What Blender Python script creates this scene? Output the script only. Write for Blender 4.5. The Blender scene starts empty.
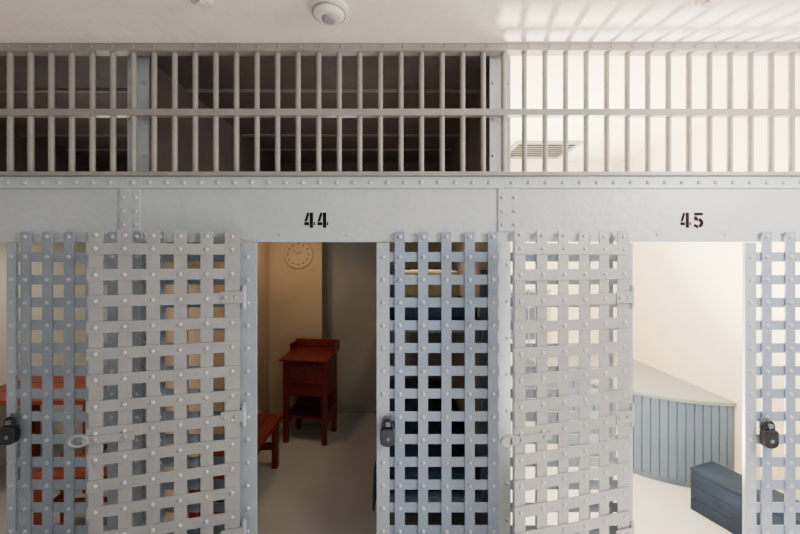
import bpy, bmesh, math, random
from math import sin, cos, pi, radians
from mathutils import Vector, Matrix
random.seed(4)
COL = bpy.context.scene.collection
EYE = 1.86; CZ = 3.05; PER = 2.089; BACK = 2.4

# ------------------------------------------------------------ materials
def mat(name, c, c2=None, rough=.5, metal=0, scale=6, bump=.05, bscale=40, spec=.5, stretch=None):
    m = bpy.data.materials.new(name); m.use_nodes = True
    nt = m.node_tree; b = nt.nodes['Principled BSDF']
    b.inputs['Roughness'].default_value = rough; b.inputs['Metallic'].default_value = metal
    b.inputs['Specular IOR Level'].default_value = spec
    tc = nt.nodes.new('ShaderNodeTexCoord'); mp = nt.nodes.new('ShaderNodeMapping')
    nt.links.new(tc.outputs['Object'], mp.inputs['Vector'])
    if stretch: mp.inputs['Scale'].default_value = stretch
    n = nt.nodes.new('ShaderNodeTexNoise'); n.inputs['Scale'].default_value = scale; n.inputs['Detail'].default_value = 5
    nt.links.new(mp.outputs[0], n.inputs['Vector'])
    r = nt.nodes.new('ShaderNodeValToRGB'); c2 = c2 or tuple(x*.88 for x in c)
    r.color_ramp.elements[0].position = .3; r.color_ramp.elements[1].position = .7
    r.color_ramp.elements[0].color = (*c2, 1); r.color_ramp.elements[1].color = (*c, 1)
    nt.links.new(n.outputs['Fac'], r.inputs['Fac']); nt.links.new(r.outputs[0], b.inputs['Base Color'])
    if bump:
        n2 = nt.nodes.new('ShaderNodeTexNoise'); n2.inputs['Scale'].default_value = bscale; n2.inputs['Detail'].default_value = 4
        nt.links.new(mp.outputs[0], n2.inputs['Vector'])
        bp = nt.nodes.new('ShaderNodeBump'); bp.inputs['Strength'].default_value = bump; bp.inputs['Distance'].default_value = .01
        nt.links.new(n2.outputs['Fac'], bp.inputs['Height']); nt.links.new(bp.outputs[0], b.inputs['Normal'])
    return m
M = dict(
 header=mat('header_paint', (.46,.495,.515), (.41,.445,.465), .42, scale=3, bump=.3, bscale=25),
 jamb=mat('jamb_paint', (.36,.40,.45), (.31,.35,.40), .42, scale=4, bump=.2),
 panel=mat('panel_paint', (.29,.33,.385), (.24,.28,.335), .42, bump=.2),
 panelblue=mat('panel_paint_cool_shade', (.25,.30,.39), (.21,.26,.35), .42, bump=.2),  # panel paint again, with the cool blue shade mixed into its colour
 rivet=mat('rivet_paint', (.48,.51,.55), None, .35, bump=0),
 door=mat('door_paint', (.33,.325,.325), (.275,.27,.272), .42, bump=.2),
 bar=mat('bar_paint', (.28,.265,.24), (.23,.22,.20), .4, bump=.15),
 ceil=mat('ceiling_plaster', (.88,.80,.74), (.83,.75,.69), .85, scale=4, bump=.5, bscale=18),
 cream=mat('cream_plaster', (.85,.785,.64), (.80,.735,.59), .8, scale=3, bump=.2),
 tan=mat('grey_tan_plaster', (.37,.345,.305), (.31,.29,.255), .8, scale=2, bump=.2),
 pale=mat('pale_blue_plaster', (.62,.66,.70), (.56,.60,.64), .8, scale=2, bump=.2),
 warm=mat('tan_plaster_warm_glow', (.50,.39,.27), (.43,.34,.23), .8, scale=2, bump=.2),  # tan plaster with the left wall's warm glow put into the colour
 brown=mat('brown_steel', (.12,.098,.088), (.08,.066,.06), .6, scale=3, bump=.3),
 seam=mat('seam_steel', (.24,.21,.19), None, .6),
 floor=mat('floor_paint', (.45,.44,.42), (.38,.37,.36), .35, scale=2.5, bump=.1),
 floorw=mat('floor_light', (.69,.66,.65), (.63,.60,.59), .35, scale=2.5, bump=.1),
 red=mat('red_wood', (.19,.022,.012), (.10,.012,.008), .32, scale=5, stretch=(1,1,8), bump=.1),
 orange=mat('orange_wood', (.33,.045,.016), (.21,.026,.011), .35, scale=5, stretch=(1,8,8), bump=.1),
 bead=mat('beadboard_paint', (.135,.19,.285), (.115,.165,.255), .5, bump=.1),
 beadtop=mat('cabinet_top_paint', (.25,.275,.30), (.22,.245,.27), .5, bump=.1),
 navy=mat('navy_chest_paint', (.012,.028,.068), (.006,.015,.038), .6, scale=9, bump=.3, spec=.3),
 navyblanket=mat('navy_blanket', (.03,.05,.10), (.02,.035,.07), .95, bump=.5, bscale=80),
 linen=mat('cream_linen', (.78,.62,.36), (.70,.55,.30), .9, bump=.4, bscale=30),
 steel=mat('bunk_steel', (.12,.145,.19), None, .5),
 lock=mat('dark_lock_metal', (.035,.037,.045), (.02,.02,.025), .35, metal=.6, bump=.1),
 black=mat('stencil_paint', (.004,.004,.005), (.006,.006,.006), .8, bump=0, spec=.1),
 maroon=mat('faded_stencil_paint', (.022,.006,.010), (.012,.004,.006), .8, bump=0, spec=.1),
 white=mat('white_plastic', (.74,.68,.61), (.72,.66,.59), .4, bump=0),
 grey=mat('grey_vent', (.28,.28,.27), None, .5, bump=0),
 dark=mat('dark_void', (.02,.02,.02), None, .9, bump=0),
 mark=mat('clock_print', (.15,.10,.07), None, .7, bump=0),
 face=mat('clock_face', (.46,.37,.25), None, .6, bump=0),
 glass=mat('window_frame_paint', (.75,.76,.77), None, .4, bump=0),
)
# ------------------------------------------------------------ mesh builder
class MB:
    def __init__(s): s.v = []; s.f = []; s.sm = []; s.mi = []
    def add(s, vs, fs, smooth=False, mtx=None, mi=0):
        b = len(s.v)
        s.v += [(mtx @ Vector(p)) if mtx else Vector(p) for p in vs]
        for f in fs: s.f.append([b+i for i in f]); s.sm.append(smooth); s.mi.append(mi)
    def box(s, x0, x1, y0, y1, z0, z1, mtx=None):
        vs = [(x,y,z) for x in (x0,x1) for y in (y0,y1) for z in (z0,z1)]
        s.add(vs, [(0,1,3,2),(4,6,7,5),(0,4,5,1),(2,3,7,6),(0,2,6,4),(1,5,7,3)], False, mtx); return s
    def tube(s, a, b, r, n=12, r2=None):
        a = Vector(a); b = Vector(b); d = (b-a).normalized(); r2 = r if r2 is None else r2
        u = d.orthogonal().normalized(); w = d.cross(u); vs = []
        for c, rr in ((a,r),(b,r2)):
            for i in range(n):
                t = 2*pi*i/n; vs.append(c+(u*cos(t)+w*sin(t))*rr)
        s.add(vs, [(i,(i+1)%n,n+(i+1)%n,n+i) for i in range(n)], True)
        s.add(vs, [tuple(range(n-1,-1,-1)), tuple(range(n,2*n))]); return s
    def path(s, pts, r, n=8):
        for a, b in zip(pts, pts[1:]): s.tube(a, b, r, n)
        return s
    def lathe(s, prof, o, axis='Z', n=32):
        o = Vector(o); vs = []; k = len(prof)
        for r, h in prof:
            for i in range(n):
                t = 2*pi*i/n; a, b = r*cos(t), r*sin(t)
                vs.append(o+(Vector((a,b,h)) if axis == 'Z' else Vector((a,-h,b))))
        fs = [(j*n+i, j*n+(i+1)%n, (j+1)*n+(i+1)%n, (j+1)*n+i) for j in range(k-1) for i in range(n)]
        s.add(vs, fs, True); s.add(vs, [tuple(range(n)), tuple(range((k-1)*n, k*n))]); return s
    def rivet(s, x, y, z, r=.009, mi=1):       # domed head facing -y
        n = 10; vs = []
        for rr, h in ((1,0),(.88,.4),(.55,.7)):
            for i in range(n):
                t = 2*pi*i/n; vs.append((x+r*rr*cos(t), y-r*h, z+r*rr*sin(t)))
        vs.append((x, y-r*.8, z)); fs = []
        for j in (0,1): fs += [(j*n+i,j*n+(i+1)%n,(j+1)*n+(i+1)%n,(j+1)*n+i) for i in range(n)]
        s.add(vs, fs+[(2*n+i,2*n+(i+1)%n,3*n) for i in range(n)], True, None, mi); return s
    def poly(s, pts, y, t):
        n = len(pts); vs = [(x,y,z) for x,z in pts]+[(x,y-t,z) for x,z in pts]
        s.add(vs, [tuple(range(n)), tuple(range(2*n-1,n-1,-1))]+[(i,(i+1)%n,n+(i+1)%n,n+i) for i in range(n)]); return s
    def slabz(s, pts, z0, z1):
        n = len(pts); vs = [(x,y,z0) for x,y in pts]+[(x,y,z1) for x,y in pts]
        s.add(vs, [tuple(range(n-1,-1,-1)), tuple(range(n,2*n))]+[(i,(i+1)%n,n+(i+1)%n,n+i) for i in range(n)]); return s
    def build(s, name, m, parent=None, bevel=0, label=None, seg=2, m2=None):
        me = bpy.data.meshes.new(name); me.from_pydata([tuple(v) for v in s.v], [], s.f); me.update()
        me.materials.append(m)
        if 1 in s.mi: me.materials.append(m2 or m)
        for p, q, k in zip(me.polygons, s.sm, s.mi): p.use_smooth = q; p.material_index = k
        bm = bmesh.new(); bm.from_mesh(me); bmesh.ops.recalc_face_normals(bm, faces=bm.faces); bm.to_mesh(me); bm.free()
        o = bpy.data.objects.new(name, me); COL.objects.link(o)
        if parent: o.parent = parent
        if bevel:
            b = o.modifiers.new('bevel','BEVEL'); b.width = bevel; b.segments = seg; b.limit_method = 'ANGLE'; b.angle_limit = radians(60)
        if label: o['label'] = label
        return o
def tag(o, label, cat, group=None):
    o['label'] = label; o['category'] = cat
    if group: o['group'] = group
    return o
def thing(name, label, cat, loc=(0,0,0), rz=0, group=None):
    o = bpy.data.objects.new(name, None); COL.objects.link(o); o.empty_display_size = .1
    o.location = loc; o.rotation_euler = (0,0,rz); return tag(o, label, cat, group)
def struct(name, mb, m):
    o = mb.build(name, m); o['kind'] = 'structure'; return o
def dup(root, loc, label, rz=None):
    r = root.copy(); COL.objects.link(r); r.location = loc; r['label'] = label
    if rz is not None: r.rotation_euler = (0,0,rz)
    for ch in list(root.children):
        c = ch.copy(); COL.objects.link(c); c.parent = r
        for g in list(ch.children):
            d = g.copy(); COL.objects.link(d); d.parent = c
    return r

D0, D1, D2 = -1.511, .578, 2.667       # dividers
XL, XR = -3.6, 3.4
# ------------------------------------------------------------ setting
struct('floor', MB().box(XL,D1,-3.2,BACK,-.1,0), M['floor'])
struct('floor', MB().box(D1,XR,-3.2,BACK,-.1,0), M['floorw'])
struct('ceiling', MB().box(XL-.1,XR+.1,-3.2,.03,CZ,CZ+.1), M['ceil'])
struct('ceiling', MB().box(D1,D2,.03,BACK,CZ,CZ+.1), M['cream'])
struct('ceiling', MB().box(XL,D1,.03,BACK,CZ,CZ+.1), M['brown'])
k = 1
for y in (.50,.95,1.40,1.85):
    struct('trim_%d' % k, MB().box(XL,D1-.021,y,y+.03,CZ-.015,CZ-.0005), M['seam']); k += 1
struct('trim_%d' % k, MB().box(XL,D1-.021,BACK-.02,BACK-.0005,2.62,2.65), M['seam']); k += 1
for x in (-2.7,-2.1,-1.0,-.5,.05):
    struct('trim_%d' % k, MB().box(x,x+.03,BACK-.015,BACK-.0005,2.25,2.6195), M['seam']); k += 1
WX0, WX1, WZ0, WZ1 = 1.22, 1.84, .82, 1.50
bw = MB().box(D1,WX0,BACK,BACK+.2,0,CZ).box(WX1,D2,BACK,BACK+.2,0,CZ).box(WX0,WX1,BACK,BACK+.2,0,WZ0).box(WX0,WX1,BACK,BACK+.2,WZ1,CZ)
struct('wall_back', bw, M['cream'])
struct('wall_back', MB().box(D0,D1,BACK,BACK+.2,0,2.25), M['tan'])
struct('wall_back', MB().box(XL,D0-.0005,BACK,BACK+.2,0,2.25), M['pale'])
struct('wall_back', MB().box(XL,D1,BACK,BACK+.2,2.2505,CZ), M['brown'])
struct('wall_left', MB().box(XL-.1,XL,-3.2,.1,0,CZ), M['cream'])
struct('wall_left', MB().box(XL-.1,XL,.1001,BACK,0,2.25), M['cream'])
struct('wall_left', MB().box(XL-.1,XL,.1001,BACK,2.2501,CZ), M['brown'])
struct('wall_right', MB().box(D2,D2+.06,.1,BACK,0,CZ), M['cream'])
struct('wall_right', MB().box(XR,XR+.1,-3.2,.0,0,CZ), M['cream'])
struct('wall_front', MB().box(D2+.09,XR,.0,.1,0,CZ), M['cream'])
for d in (D0, D1):
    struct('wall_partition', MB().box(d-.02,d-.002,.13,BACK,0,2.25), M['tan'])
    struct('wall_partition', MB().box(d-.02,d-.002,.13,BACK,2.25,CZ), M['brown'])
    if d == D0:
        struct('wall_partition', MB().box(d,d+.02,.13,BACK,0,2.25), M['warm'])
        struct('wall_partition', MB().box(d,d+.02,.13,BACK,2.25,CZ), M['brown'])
    else:
        struct('wall_partition', MB().box(d,d+.02,.13,BACK,0,CZ), M['cream'])
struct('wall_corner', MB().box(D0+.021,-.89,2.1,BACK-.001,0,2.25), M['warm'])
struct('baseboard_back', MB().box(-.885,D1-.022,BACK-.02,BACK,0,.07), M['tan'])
w = MB()
for x0,x1,z0,z1 in ((WX0,WX0+.04,WZ0,WZ1),(WX1-.04,WX1,WZ0,WZ1),(WX0+.04,WX1-.04,WZ0,WZ0+.04),(WX0+.04,WX1-.04,WZ1-.04,WZ1)):
    w.box(x0,x1,BACK+.08,BACK+.13,z0,z1)
wf = struct('window_1', w, M['glass'])
for i in range(4):
    MB().tube((WX0+.12+i*.127,BACK+.06,WZ0),(WX0+.12+i*.127,BACK+.06,WZ1),.01).build('window_bar', M['bar'], wf)

# ------------------------------------------------------------ upper bar grille
zb = EYE+(260-177)/180
g = thing('bar_grille', 'long grille of upright round bars between the header and ceiling above all cells', 'grille', (0,0,zb))
m_ = MB().box(-3.55,2.75,-.03,.03,CZ-.042-zb,CZ-zb-.001)
x = -3.45
while x < 2.7:
    m_.rivet(x+.05,-.03,CZ-.020-zb,.008); x += .114
m_.build('top_rail', M['bar'], g, .004)
MB().box(-3.55,2.75,-.022,.018,.335,.372).build('middle_rail', M['bar'], g, .004)
MB().box(-3.55,2.75,-.040,.03,0,.022).build('bottom_rail', M['bar'], g, .004)
x = -3.535
while x < 2.74:
    MB().tube((x,0,.022),(x,0,CZ-.042-zb),.0145,14).build('bar', M['bar'], g); x += .1142
for d, lb in ((D0,'grey steel post left of cell 44, rising behind the upper bars'),(D1,'grey steel post between cells 44 and 45, rising behind the upper bars'),(D2,'grey steel post at the far right end of cell 45')):
    t = thing('divider_post', lb, 'post', (d,.08,0), group='steel posts between the cells')
    r = MB().box(-.06,.06,-.005,.005,0,CZ)
    for k in range(14): r.rivet(-.04,-.005,.15+k*.21,.011); r.rivet(.04,-.005,.15+k*.21,.011)
    r.build('flange', M['header'], t, m2=M['jamb'])
    MB().box(-.006,.006,.0051,.045,0,CZ).build('web', M['jamb'], t)

# ------------------------------------------------------------ header plates
HZ0 = 1.96
def digit4(mb, x, z, w, h, y, t):
    P = lambda pts: mb.poly([(x+a*w, z+b*h) for a,b in pts], y, t)
    P([(0,.42),(.28,1),(.47,1),(.47,.86),(.28,.42)])
    P([(0,.17),(0,.38),(.47,.38),(.47,.17)])
    P([(.53,0),(.53,1),(.87,1),(.87,0)])
    P([(.92,.17),(.92,.38),(1.06,.38),(1.06,.17)])
def digit5(mb, x, z, w, h, y, t):
    P = lambda pts: mb.poly([(x+a*w, z+b*h) for a,b in pts], y, t)
    P([(.06,.80),(.06,1),(.94,1),(.94,.80)])
    P([(.06,.48),(.06,.76),(.35,.76),(.35,.60),(.35,.48)])
    def arc(a0, a1):
        o_ = []; i_ = []
        for k in range(9):
            a = radians(a0+(a1-a0)*k/8); o_.append((.46+.54*cos(a), .32+.34*sin(a))); i_.append((.42+.22*cos(a), .32+.13*sin(a)))
        P(o_+i_[::-1])
    arc(112, 86); arc(78, -72); arc(-82, -158)
def header(x0, x1, label, splice_x, digits=None, dm=None, nx=0):
    t = thing('header_plate', label, 'steel plate', ((x0+x1)/2,0,HZ0), group='header plates over the cell doors')
    c = (x0+x1)/2
    r = MB().box(x0-c,x1-c,-.006,.006,0,zb-HZ0-.001); x = x0+.1
    while x < x1-.02: r.rivet(x-c,-.006,zb-HZ0-.32,.008); x += .374
    r.build('plate', M['header'], t, m2=M['rivet'])
    fl = MB().box(x0-c,x1-c,-.018,-.0061,zb-HZ0-.065,zb-HZ0-.002)
    x = x0+.04
    while x < x1-.02: fl.rivet(x-c,-.018,zb-HZ0-.034,.0125); x += .0935
    fl.build('riveted_flange', M['header'], t, m2=M['rivet'])
    if splice_x is not None:
        s = MB().box(splice_x-.055-c,splice_x+.055-c,-.014,-.0061,.058,zb-HZ0-.066)
        for k in range(3):
            for q in (-.033,.033): s.rivet(splice_x+q-c,-.014,.095+k*.075,.011)
        s.build('splice_strip', M['header'], t, m2=M['rivet'])
    if digits:
        for i, d in enumerate(digits):
            mb = MB(); (digit4 if d == '4' else digit5)(mb, 0, 0, .056, .085, 0, .0008)
            o = mb.build('cell_number', dm, t); o.location = (nx-c+i*.073, -.0062, 1.86+(260-228)/180-HZ0)
            o['label'] = 'stencilled numeral %s' % d
header(XL, D0-.001, 'unnumbered header plate at the far left, over the lattice beside cell 43', None)
header(D0, D1-.001, 'header plate stencilled 44 above the dark middle cell', D0+.02, '44', M['black'], -.53)
header(D1, D2+.09, 'header plate stencilled 45 above the sunlit right cell', D1+.02, '45', M['maroon'], 1.552)

# ------------------------------------------------------------ fixed lattice panels
ZB = .06; ZT = 2.015; SW = .054
def lattice(x0, x1, stile_left, label, sw=.078, pm='panel'):
    t = thing('lattice_panel', label, 'lattice panel', (x0,-.012,ZB), group='fixed lattice panels of the cell fronts')
    W = x1-x0; rows = [1.877-.1255*k-ZB-SW/2 for k in range(15)]
    zt = ZT-ZB
    st = (0,sw) if stile_left else (W-sw,W)
    b = MB().box(st[0],st[1],-.012,.004,-ZB+.001,zt-.06)
    for k in range(15): b.rivet(sum(st)/2,-.012,.06+k*.1255,.0115)
    b.build('stile', M['jamb'], t, m2=M['rivet'])
    n = 5; a, bb = (sw+.030, W-.01) if stile_left else (.01, W-sw-.030)
    pitch = (bb-a-SW)/(n-1)
    for i in range(n):
        xa = a+i*pitch
        b = MB().box(xa,xa+SW,-.014,-.0062,0,zt)
        for r in rows: b.rivet(xa+SW/2,-.014,r+SW/2,.0115)
        b.rivet(xa+SW/2,-.014,zt-.028,.0115)
        b.build('upright_strip', M[pm], t, m2=M['rivet'])
    e = sw+.0005
    for r in rows:
        MB().box((e if stile_left else 0),(W if stile_left else W-e),-.006,-.0002,r,r+SW).build('cross_strip', M[pm], t, .0015)
    MB().box((e if stile_left else 0),(W if stile_left else W-e),.0,.006,-.058,0.018).build('bottom_rail', M[pm], t)
    return t
JR = -.128; JL = -.811; JR45 = 1.894; JR43 = -2.160
lattice(JR43, D0-.03, True, 'lattice panel at the far left, right of the cell 43 doorway', .048)
lattice(D0+.03, -.790, False, 'lattice panel behind the open door of cell 44', .090)
lattice(JR, D1-.03, True, 'lattice panel between the cell 44 doorway and the open door of cell 45', .070, 'panelblue')
lattice(D1+.03, JL+PER, False, 'lattice panel behind the open door of cell 45', .078, 'panelblue')
lattice(JR45, D2-.10, True, 'lattice panel at the far right, right of the cell 45 doorway', .062, 'panelblue')

# ------------------------------------------------------------ swung-open strap doors
DW = .70; NV = 6; DS = .060; NH = 15; HP = .1305
def make_door(label):
    t = thing('cell_door', label, 'cell door', group='open riveted steel cell doors')
    xs = [-.045-(DW-.045-DS/2)*i/(NV-1) for i in range(NV)]
    zs = [.05+HP*k for k in range(NH)]
    for i, x in enumerate(xs):
        w_ = .075 if i == 0 else DS
        b = MB().box(x-w_/2, x+w_/2, -.005, 0, 0, 1.975)
        b.rivet(x, -.005, 1.945, .011, 1)
        b.build('upright_strip', M['door'], t, m2=M['rivet'])
    for k, z in enumerate(zs):
        tilt = random.uniform(-.002,.002)
        mt = Matrix.Translation((-DW/2,0,z)) @ Matrix.Rotation(tilt,4,'Y')
        e0 = random.uniform(0,.004)
        mb = MB().box(-DW/2-.003-e0, DW/2-.006, -.0110, -.0052, -.028, .028, mt)
        for x in xs: mb.rivet(x, -.0110, z-tilt*(x+DW/2), .011)
        mb.build('cross_strip', M['door'], t, m2=M['rivet'])
    for z in (.35, .98, 1.62):
        MB().tube((.012,0,z-.055),(.012,0,z+.055),.013,14).tube((.012,0,z-.065),(.012,0,z+.065),.008,10).build('hinge', M['jamb'], t)
        MB().box(-.10,.005,-.0155,-.0112,z-.03,z+.03).rivet(-.03,-.0155,z,.011).rivet(-.08,-.0155,z,.011).build('hinge_strap', M['door'], t)
    LZ = .935
    lt = MB().box(-DW-.02,-DW+.20,-.0175,-.0112,LZ-.019,LZ+.019)
    for q in (-DW+.03,-DW+.16): lt.rivet(q,-.0175,LZ,.011)
    lt = lt.build('latch_bar', M['door'], t)
    ring = MB(); pts = []
    for k in range(17):
        a = 2*pi*k/16; pts.append((-DW-.040+.038*cos(a), -.013, LZ+.026*sin(a)))
    ring.path(pts, .007, 8); ring.build('latch_loop', M['door'], lt)
    return t
ang = math.atan2(.175, .70)
dr = make_door('open riveted steel strap door swung back left of the cell 44 doorway')
dr.location = (-.858,-.05,.04); dr.rotation_euler = (0,0,ang)
dup(dr, (1.244,-.05,.04), 'open riveted steel strap door swung back left of the cell 45 doorway', ang)

# ------------------------------------------------------------ locks
def make_lock(label, loc):
    t = thing('padlock', label, 'padlock', loc, group='dark padlocks on the door jambs')
    b = MB(); prof = []
    for k in range(13):
        a = pi+pi*k/12; prof.append((.040*cos(a), -.030+.028*sin(a)))
    prof += [(.040,.030),(.030,.040),(-.030,.040),(-.040,.030)]
    b.poly(prof, -.014, .034); b.build('body', M['lock'], t, .006, seg=3)
    pts = [(-.024,-.031,.035),(-.024,-.031,.060)]+[(.024*cos(a),-.031,.060+.024*sin(a)) for a in [pi-pi*k/8 for k in range(9)]]+[(.024,-.031,.035)]
    MB().path(pts,.007,8).build('shackle', M['lock'], t)
    MB().box(-.025,.025,-.008,.0,.03,.094).box(-.012,.012,-.045,-.008,.050,.074).build('staple', M['steel'], t, .002)
    MB().lathe([(.010,0),(.010,.003),(.006,.004)], (0,-.048,-.015), 'Y', 14).build('keyhole_cover', M['steel'], t)
    return t
lk = make_lock('dark padlock on the jamb right of the cell 44 doorway', (JR+.062,-.028,.915))
dup(lk, (-2.105,-.028,.925), 'dark padlock at the far left of the photo, on the cell 43 jamb')
dup(lk, (1.99,-.028,.905), 'dark padlock beside the jamb right of the cell 45 doorway')

# ------------------------------------------------------------ ceiling fittings
t = thing('smoke_detector', 'round off-white smoke detector on the corridor ceiling above cell 44', 'smoke detector', (-.335,-.30,CZ))
MB().lathe([(.092,-.001),(.092,-.014),(.086,-.018)], (0,0,0)).build('base', M['white'], t)
MB().lathe([(.078,-.0181),(.076,-.030),(.062,-.046),(.050,-.050)], (0,0,0)).build('housing', M['white'], t)
MB().lathe([(.0782,-.024),(.0785,-.026),(.0785,-.031),(.077,-.033)], (0,0,0)).build('vent_ring', M['grey'], t)
MB().lathe([(.034,-.0501),(.032,-.058),(.02,-.062)], (0,0,0)).build('sensor_cap', M['grey'], t)
t = thing('sprinkler_head', 'small white ceiling fitting left of the smoke detector, cut by the top edge', 'sprinkler', (-.905,-.36,CZ), group='sprinkler heads on the corridor ceiling')
MB().lathe([(.050,-.001),(.048,-.010),(.025,-.014)], (0,0,0)).build('escutcheon', M['white'], t)
MB().lathe([(.012,-.0141),(.012,-.025),(.022,-.028),(.022,-.031)], (0,0,0), n=16).build('nozzle', M['white'], t)
dup(t, (1.40,-.365,CZ), 'small white ceiling fitting above cell 45, cut by the top edge')
t = thing('ceiling_vent', 'grey louvred air vent in the ceiling of cell 45', 'vent', (1.50,1.88,CZ))
f = MB()
for a in ((-.34,.34,-.30,-.26),(-.34,.34,.26,.30),(-.34,-.30,-.26,.26),(.30,.34,-.26,.26)): f.box(*a,-.02,-.001)
f.build('frame', M['grey'], t)
MB().box(-.30,.30,-.26,.26,-.004,-.001).build('louvre_shade_sheet', M['dark'], t)  # black sheet painting the shade between the louvres
for k in range(7):
    MB().box(-.30,.30,-.014,.014,-.002,.002, Matrix.Translation((0,-.22+k*.073,-.013)) @ Matrix.Rotation(radians(15),4,'X')).build('louvre', M['grey'], t)

# ------------------------------------------------------------ cell 44 contents
t = thing('wall_clock', 'round tan clock face on the corner wall above the writing stand', 'clock', (-1.155,2.099,1.925))
MB().lathe([(.165,0),(.165,.012),(.155,.018),(.150,.014)], (0,0,0), 'Y', 40).build('rim', M['face'], t)
MB().lathe([(.149,.001),(.149,.013)], (0,0,0), 'Y', 40).build('dial', M['face'], t)
for k in range(12):
    a = 2*pi*k/12; MB().lathe([(.010,0),(.010,.003)], (.118*cos(a),-.0131,.118*sin(a)), 'Y', 10).build('hour_mark', M['mark'], t)
MB().box(-.003,.003,-.018,-.0155,0,.05, Matrix.Rotation(.9,4,'Y')).build('hour_hand', M['mark'], t)
MB().box(-.0025,.0025,-.021,-.0185,0,.08, Matrix.Rotation(-.8,4,'Y')).build('minute_hand', M['mark'], t)

t = thing('writing_stand', 'red wooden writing stand with sloping top at the back of cell 44', 'writing stand', (-.94,1.80,0), radians(-8))
q_ = .205
for sx in (-1,1):
    for sy in (-1,1):
        MB().box(sx*q_-.026,sx*q_+.026,sy*.15-.022,sy*.15+.022,0,.83 if sy<0 else .86).build('leg', M['red'], t, .004)
MB().box(-.178,.178,-.165,.165,.48,.50).box(-.178,.178,-.17,-.150,.50,.82).box(-.178,.178,.150,.17,.50,.86).box(-.227,-.208,-.127,.127,.48,.84).box(.208,.227,-.127,.127,.48,.84).build('desk_box', M['red'], t, .003)
MB().box(-.165,.165,-.186,-.1701,.62,.80).build('front_drawer', M['red'], t, .004)
MB().lathe([(.012,0),(.016,.012),(.010,.02)], (0,-.186,.72), 'Y', 14).build('knob', M['lock'], t)
MB().box(-.25,.25,-.215,.205,-.011,.011, Matrix.Translation((0,0,.872)) @ Matrix.Rotation(radians(6),4,'X')).build('sloping_top', M['red'], t, .005)
MB().box(-.25,.25,.178,.20,.905,.985).build('back_rail', M['red'], t, .004)
for sx in (-1,1):
    MB().poly([(sx*.249,.89),(sx*.233,.89),(sx*.233,.965),(sx*.249,.965)], .17, .14).build('side_rail', M['red'], t)
MB().box(-.178,.178,-.125,.125,.24,.262).build('lower_shelf', M['red'], t, .003)
for sx in (-1,1): MB().box(sx*q_-.012,sx*q_+.012,-.127,.127,.18,.30).build('side_stretcher', M['red'], t, .003)
MB().box(-.178,.178,.140,.158,.18,.4795).build('back_panel', M['red'], t, .003)

def bench(name, label, cat, loc, L, W, H, m, rz=0, group=None):
    t = thing(name, label, cat, loc, rz, group)
    nb = 3; pw = (W-.005*(nb-1))/nb
    for i in range(nb):
        y0 = -W/2+i*(pw+.005); MB().box(-L/2,L/2,y0,y0+pw,H-.035,H).build('plank', m, t, .004)
    for sx in (-1,1):
        for sy in (-1,1):
            MB().box(sx*(L/2-.07)-.03,sx*(L/2-.07)+.03,sy*(W/2-.05)-.025,sy*(W/2-.05)+.025,0,H-.0355).build('leg', m, t, .004)
        MB().box(sx*(L/2-.07)-.014,sx*(L/2-.07)+.014,-W/2+.076,W/2-.076,H*.35,H*.35+.06).build('end_stretcher', m, t, .003)
    MB().box(-L/2+.09,L/2-.09,-.012,.012,H*.36,H*.36+.05).build('long_stretcher', m, t, .003)
    return t
bench('wooden_bench', 'low red wooden bench along the left wall of cell 44', 'bench', (-1.25,.83,0), .95, .36, .45, M['red'], pi/2)

BX0, BX1, BY0, BY1 = -.11, .54, .22, 2.18
cx, cy = (BX0+BX1)/2,(BY0+BY1)/2
t = thing('bunk_bed', 'dark steel two-tier bunk behind the middle lattice in cell 44', 'bunk bed', (cx,cy,0))
for px_ in (BX0+.02,BX1-.02):
    for py_ in (BY0+.02,BY1-.02):
        MB().box(px_-cx-.02,px_-cx+.02,py_-cy-.02,py_-cy+.02,0,1.80).build('post', M['steel'], t, .003)
for z in (.40,1.48):
    f = MB().box(BX0-cx,BX0-cx+.025,BY0-cy+.041,BY1-cy-.041,z-.07,z).box(BX1-cx-.025,BX1-cx,BY0-cy+.041,BY1-cy-.041,z-.07,z)
    f.box(BX0-cx+.041,BX1-cx-.041,BY0-cy,BY0-cy+.025,z-.07,z).box(BX0-cx+.041,BX1-cx-.041,BY1-cy-.025,BY1-cy,z-.07,z)
    f.box(BX0-cx+.026,BX1-cx-.026,BY0-cy+.045,BY1-cy-.045,z-.03,z-.01)
    f.build('bunk_frame', M['steel'], t, .003)
for y_ in (BY0-cy+.02,BY1-cy-.02): MB().tube((BX0-cx+.041,y_,1.75),(BX1-cx-.041,y_,1.75),.013).build('end_rail', M['steel'], t)
def mattress(z, m, label, y0, y1, h):
    o = MB().box(-(BX1-BX0)/2+.045,(BX1-BX0)/2-.045,-(y1-y0)/2,(y1-y0)/2,0,h).build('mattress', m, None, .03, seg=4)
    o.location = (cx,(y0+y1)/2,z); tag(o, label, 'mattress'); return o
mattress(.391, M['navyblanket'], 'dark navy mattress on the lower bunk of cell 44', BY0+.05, BY1-.05, .12)
mattress(1.471, M['navyblanket'], 'dark navy mattress on the upper bunk of cell 44', BY0+.05, BY1-.05, .11)
dbl = MB(); ys = [-.80+i*.08 for i in range(21)]
prof = [(.26,.0),(-.25,.004),(-.36,-.01),(-.385,-.05),(-.392,-.30)]
th = .014; vs = []; npf = len(prof)
for y_ in ys:
    wv = .006*sin(y_*23)
    for i, (px_, pz_) in enumerate(prof): vs.append((px_-(wv if i > 2 else 0), y_, pz_+th))
    for i, (px_, pz_) in enumerate(prof): vs.append((px_+(th if i > 1 else 0)-(wv if i > 2 else 0), y_, pz_))
fs = []; st_ = 2*npf
for j in range(len(ys)-1):
    for i in range(npf-1):
        a = j*st_+i; fs.append((a,a+1,a+st_+1,a+st_)); a += npf; fs.append((a,a+st_,a+st_+1,a+1))
    for i in (0,npf-1):
        a = j*st_+i; fs.append((a,a+st_,a+st_+npf,a+npf))
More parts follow.
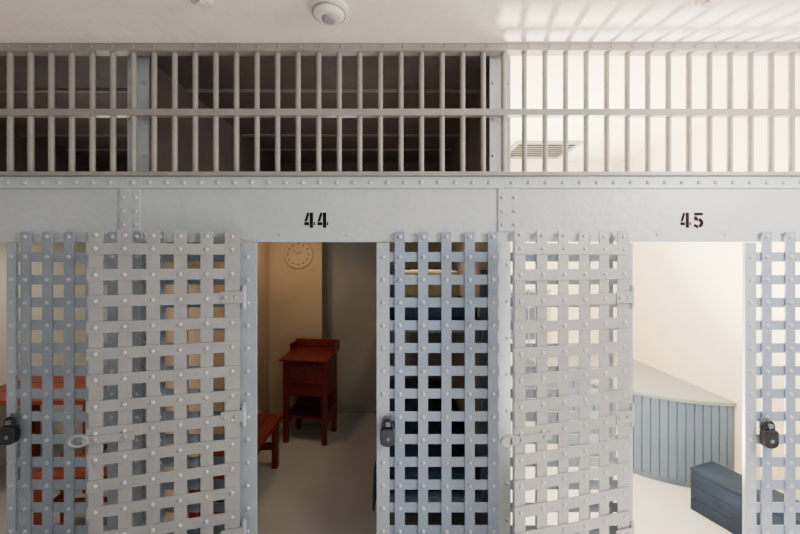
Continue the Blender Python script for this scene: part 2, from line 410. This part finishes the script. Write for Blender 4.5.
for j in (0,len(ys)-1):
    for i in range(npf-1):
        a = j*st_+i; fs.append((a,a+1,a+1+npf,a+npf))
dbl.add(vs, fs, True)
o = dbl.build('hanging_blanket', M['navyblanket']); o.location = (cx,cy-.05,.512)
tag(o, 'dark navy blanket hanging over the edge of the lower bunk in cell 44', 'blanket')
def pillow(loc, label):
    mb = MB(); n = 14; vs = []; fs = []
    for side in (1,-1):
        b = len(vs)
        for i in range(n+1):
            for j in range(n+1):
                u = -1+2*i/n; v = -1+2*j/n
                h = .055*((1-u**4)*(1-v**4))**.5
                vs.append((.24*u*(1-.05*v*v), .17*v*(1-.06*u*u), .058+side*h))
        for i in range(n):
            for j in range(n):
                a = b+i*(n+1)+j; fs.append((a,a+1,a+n+2,a+n+1))
    mb.add(vs, fs, True); o = mb.build('pillow', M['linen']); o.location = loc; return tag(o, label, 'pillow')
pillow((cx,1.80,1.579), 'cream pillow at the far end of the upper bunk in cell 44')
o = MB().box(-.22,.22,-.16,.16,0,.20).build('folded_blanket', M['linen'], None, .035, seg=4); o.location = (cx,.75,1.582)
tag(o, 'folded cream blanket in the middle of the upper bunk in cell 44', 'blanket')

# ------------------------------------------------------------ cell 43 contents
bench('wooden_table', 'red-brown wooden table seen through the far left lattice', 'table', (-2.98,1.15,0), 1.1, .62, .75, M['orange'])
bench('wooden_bench', 'red-brown wooden bench seen low through the far left lattice', 'bench', (-2.02,.50,0), .85, .3, .45, M['orange'], radians(4))

# ------------------------------------------------------------ cell 45 contents
CX_, CY_ = D2-.002, BACK-.002
A_, B_ = 1.15, 1.53
t = thing('corner_cabinet', 'grey-blue curved beadboard corner cabinet in sunlit cell 45', 'cabinet', (CX_,CY_,0))
def ell(a, b, n):
    return [(-a*sin(pi/2*k/n), -b*cos(pi/2*k/n)) for k in range(n+1)]
def front(a, b, planks):
    pts = []; base = ell(a, b, planks)
    for i in range(planks):
        p, q = Vector(base[i]), Vector(base[i+1]); d = q-p; nrm = Vector((d.y,-d.x)).normalized()
        if nrm.dot(p) > 0: nrm = -nrm
        pts += [p+nrm*.012, p+d*.09, p+d*.91, q+nrm*.012]
    return [tuple(v) for v in pts]
MB().slabz(front(A_, B_, 32)+[(0,0)], .05, .70).build('beadboard_front', M['bead'], t)
MB().slabz(ell(A_-.015,B_-.015,40)+[(0,0)], 0, .0499).build('plinth', M['bead'], t)
MB().slabz(ell(A_+.02,B_+.02,48)+[(0,0)], .7001, .73).build('top', M['beadtop'], t, .004)

p0 = Vector((2.17,.69)); dl = Vector((.34,-.94)); dd = Vector((.94,.34)); L = .60; Wd = .25; H = .31
c = p0+dl*L/2+dd*Wd/2
t = thing('storage_chest', 'dark navy painted wooden chest on the floor in front of the curved cabinet', 'chest', (c.x,c.y,0), math.atan2(dl.y,dl.x))
MB().box(-L/2+.004,L/2-.004,-Wd/2+.004,Wd/2-.004,.0,H-.026).build('body', M['navy'], t)
for q in range(3):
    MB().box(-L/2,L/2,-Wd/2,-Wd/2+.0038,q*.0945+.001,q*.0945+.091).build('board', M['navy'], t, .0012)
MB().box(-L/2-.003,L/2+.003,-Wd/2-.003,Wd/2+.003,H-.0245,H).build('lid', M['navy'], t, .004)

# ------------------------------------------------------------ lights
def light(kind, name, loc, energy, color, target=None, **kw):
    l = bpy.data.lights.new(name, kind); l.energy = energy; l.color = color
    for k, v in kw.items(): setattr(l, k, v)
    o = bpy.data.objects.new(name, l); COL.objects.link(o); o.location = loc
    if target: o.rotation_euler = (Vector(target)-Vector(loc)).to_track_quat('-Z','Y').to_euler()
    return o
light('AREA', 'corridor_side_key', (2.6,-1.5,2.6), 88, (1,.98,.95), (.2,0,1.7), shape='RECTANGLE', size=.7, size_y=.5)  # added key lamp, set to the side so the rivets get shading
light('AREA', 'corridor_ceiling_fill', (.9,-1.3,.15), 46, (1,.93,.86), (.8,-1.2,3), shape='RECTANGLE', size=4.2, size_y=1.2)  # added uplight that brightens the corridor ceiling from below
light('SPOT', 'cell_fill_warm', (-1.05,1.3,2.35), 21, (1,.68,.38), (-1.35,2.0,.7), spot_size=radians(125), spot_blend=.8, shadow_soft_size=.08)  # unseen fill spot for the warm glow on the left wall
light('POINT', 'cell_fill_neutral', (-.45,.9,2.35), 6, (1,.92,.85), None, shadow_soft_size=.15)  # added fill hidden behind the header, lifts the dark upper interior
light('POINT', 'cell_fill_dim', (-2.3,.9,2.35), 7, (1,.92,.85), None, shadow_soft_size=.15)  # weak added fill for the upper part of the far left cell
light('SPOT', 'cell_fill_bunk', (.22,.9,2.35), 24, (1,.80,.50), (.22,1.2,0), spot_size=radians(100), spot_blend=.6, shadow_soft_size=.06)  # extra warm spot, added to bring out the linen on the bunk
light('SPOT', 'cell_fill_left', (-2.6,.7,2.35), 40, (1,.94,.86), (-3.0,1.3,.6), spot_size=radians(120), spot_blend=.6, shadow_soft_size=.08)  # added hidden spot, brightens the far left wall and furniture
light('POINT', 'sunny_cell_fill', (1.5,.9,2.30), 104, (1,.93,.78), None, shadow_soft_size=.2)  # unseen point fill standing in for sunlight inside this cell
for k in range(5):
    light('SPOT', 'floor_bounce', (1.05,.80+k*.075,.20+k*.02), 400, (1,.85,.60), (1.6,-.1,3.0), spot_size=radians(105), spot_blend=.6, shadow_soft_size=.018)
wd = bpy.data.worlds.new('World'); bpy.context.scene.world = wd; wd.use_nodes = True
bg = wd.node_tree.nodes['Background']; bg.inputs[0].default_value = (.72,.86,1,1); bg.inputs[1].default_value = .46

cam = bpy.data.cameras.new('Camera'); co = bpy.data.objects.new('Camera', cam); COL.objects.link(co)
co.location = (0,-2,EYE); co.rotation_euler = (pi/2,0,0); cam.sensor_width = 36; cam.lens = 360/800*36; cam.shift_y = -7/800
cam.clip_start = .02
bpy.context.scene.camera = co
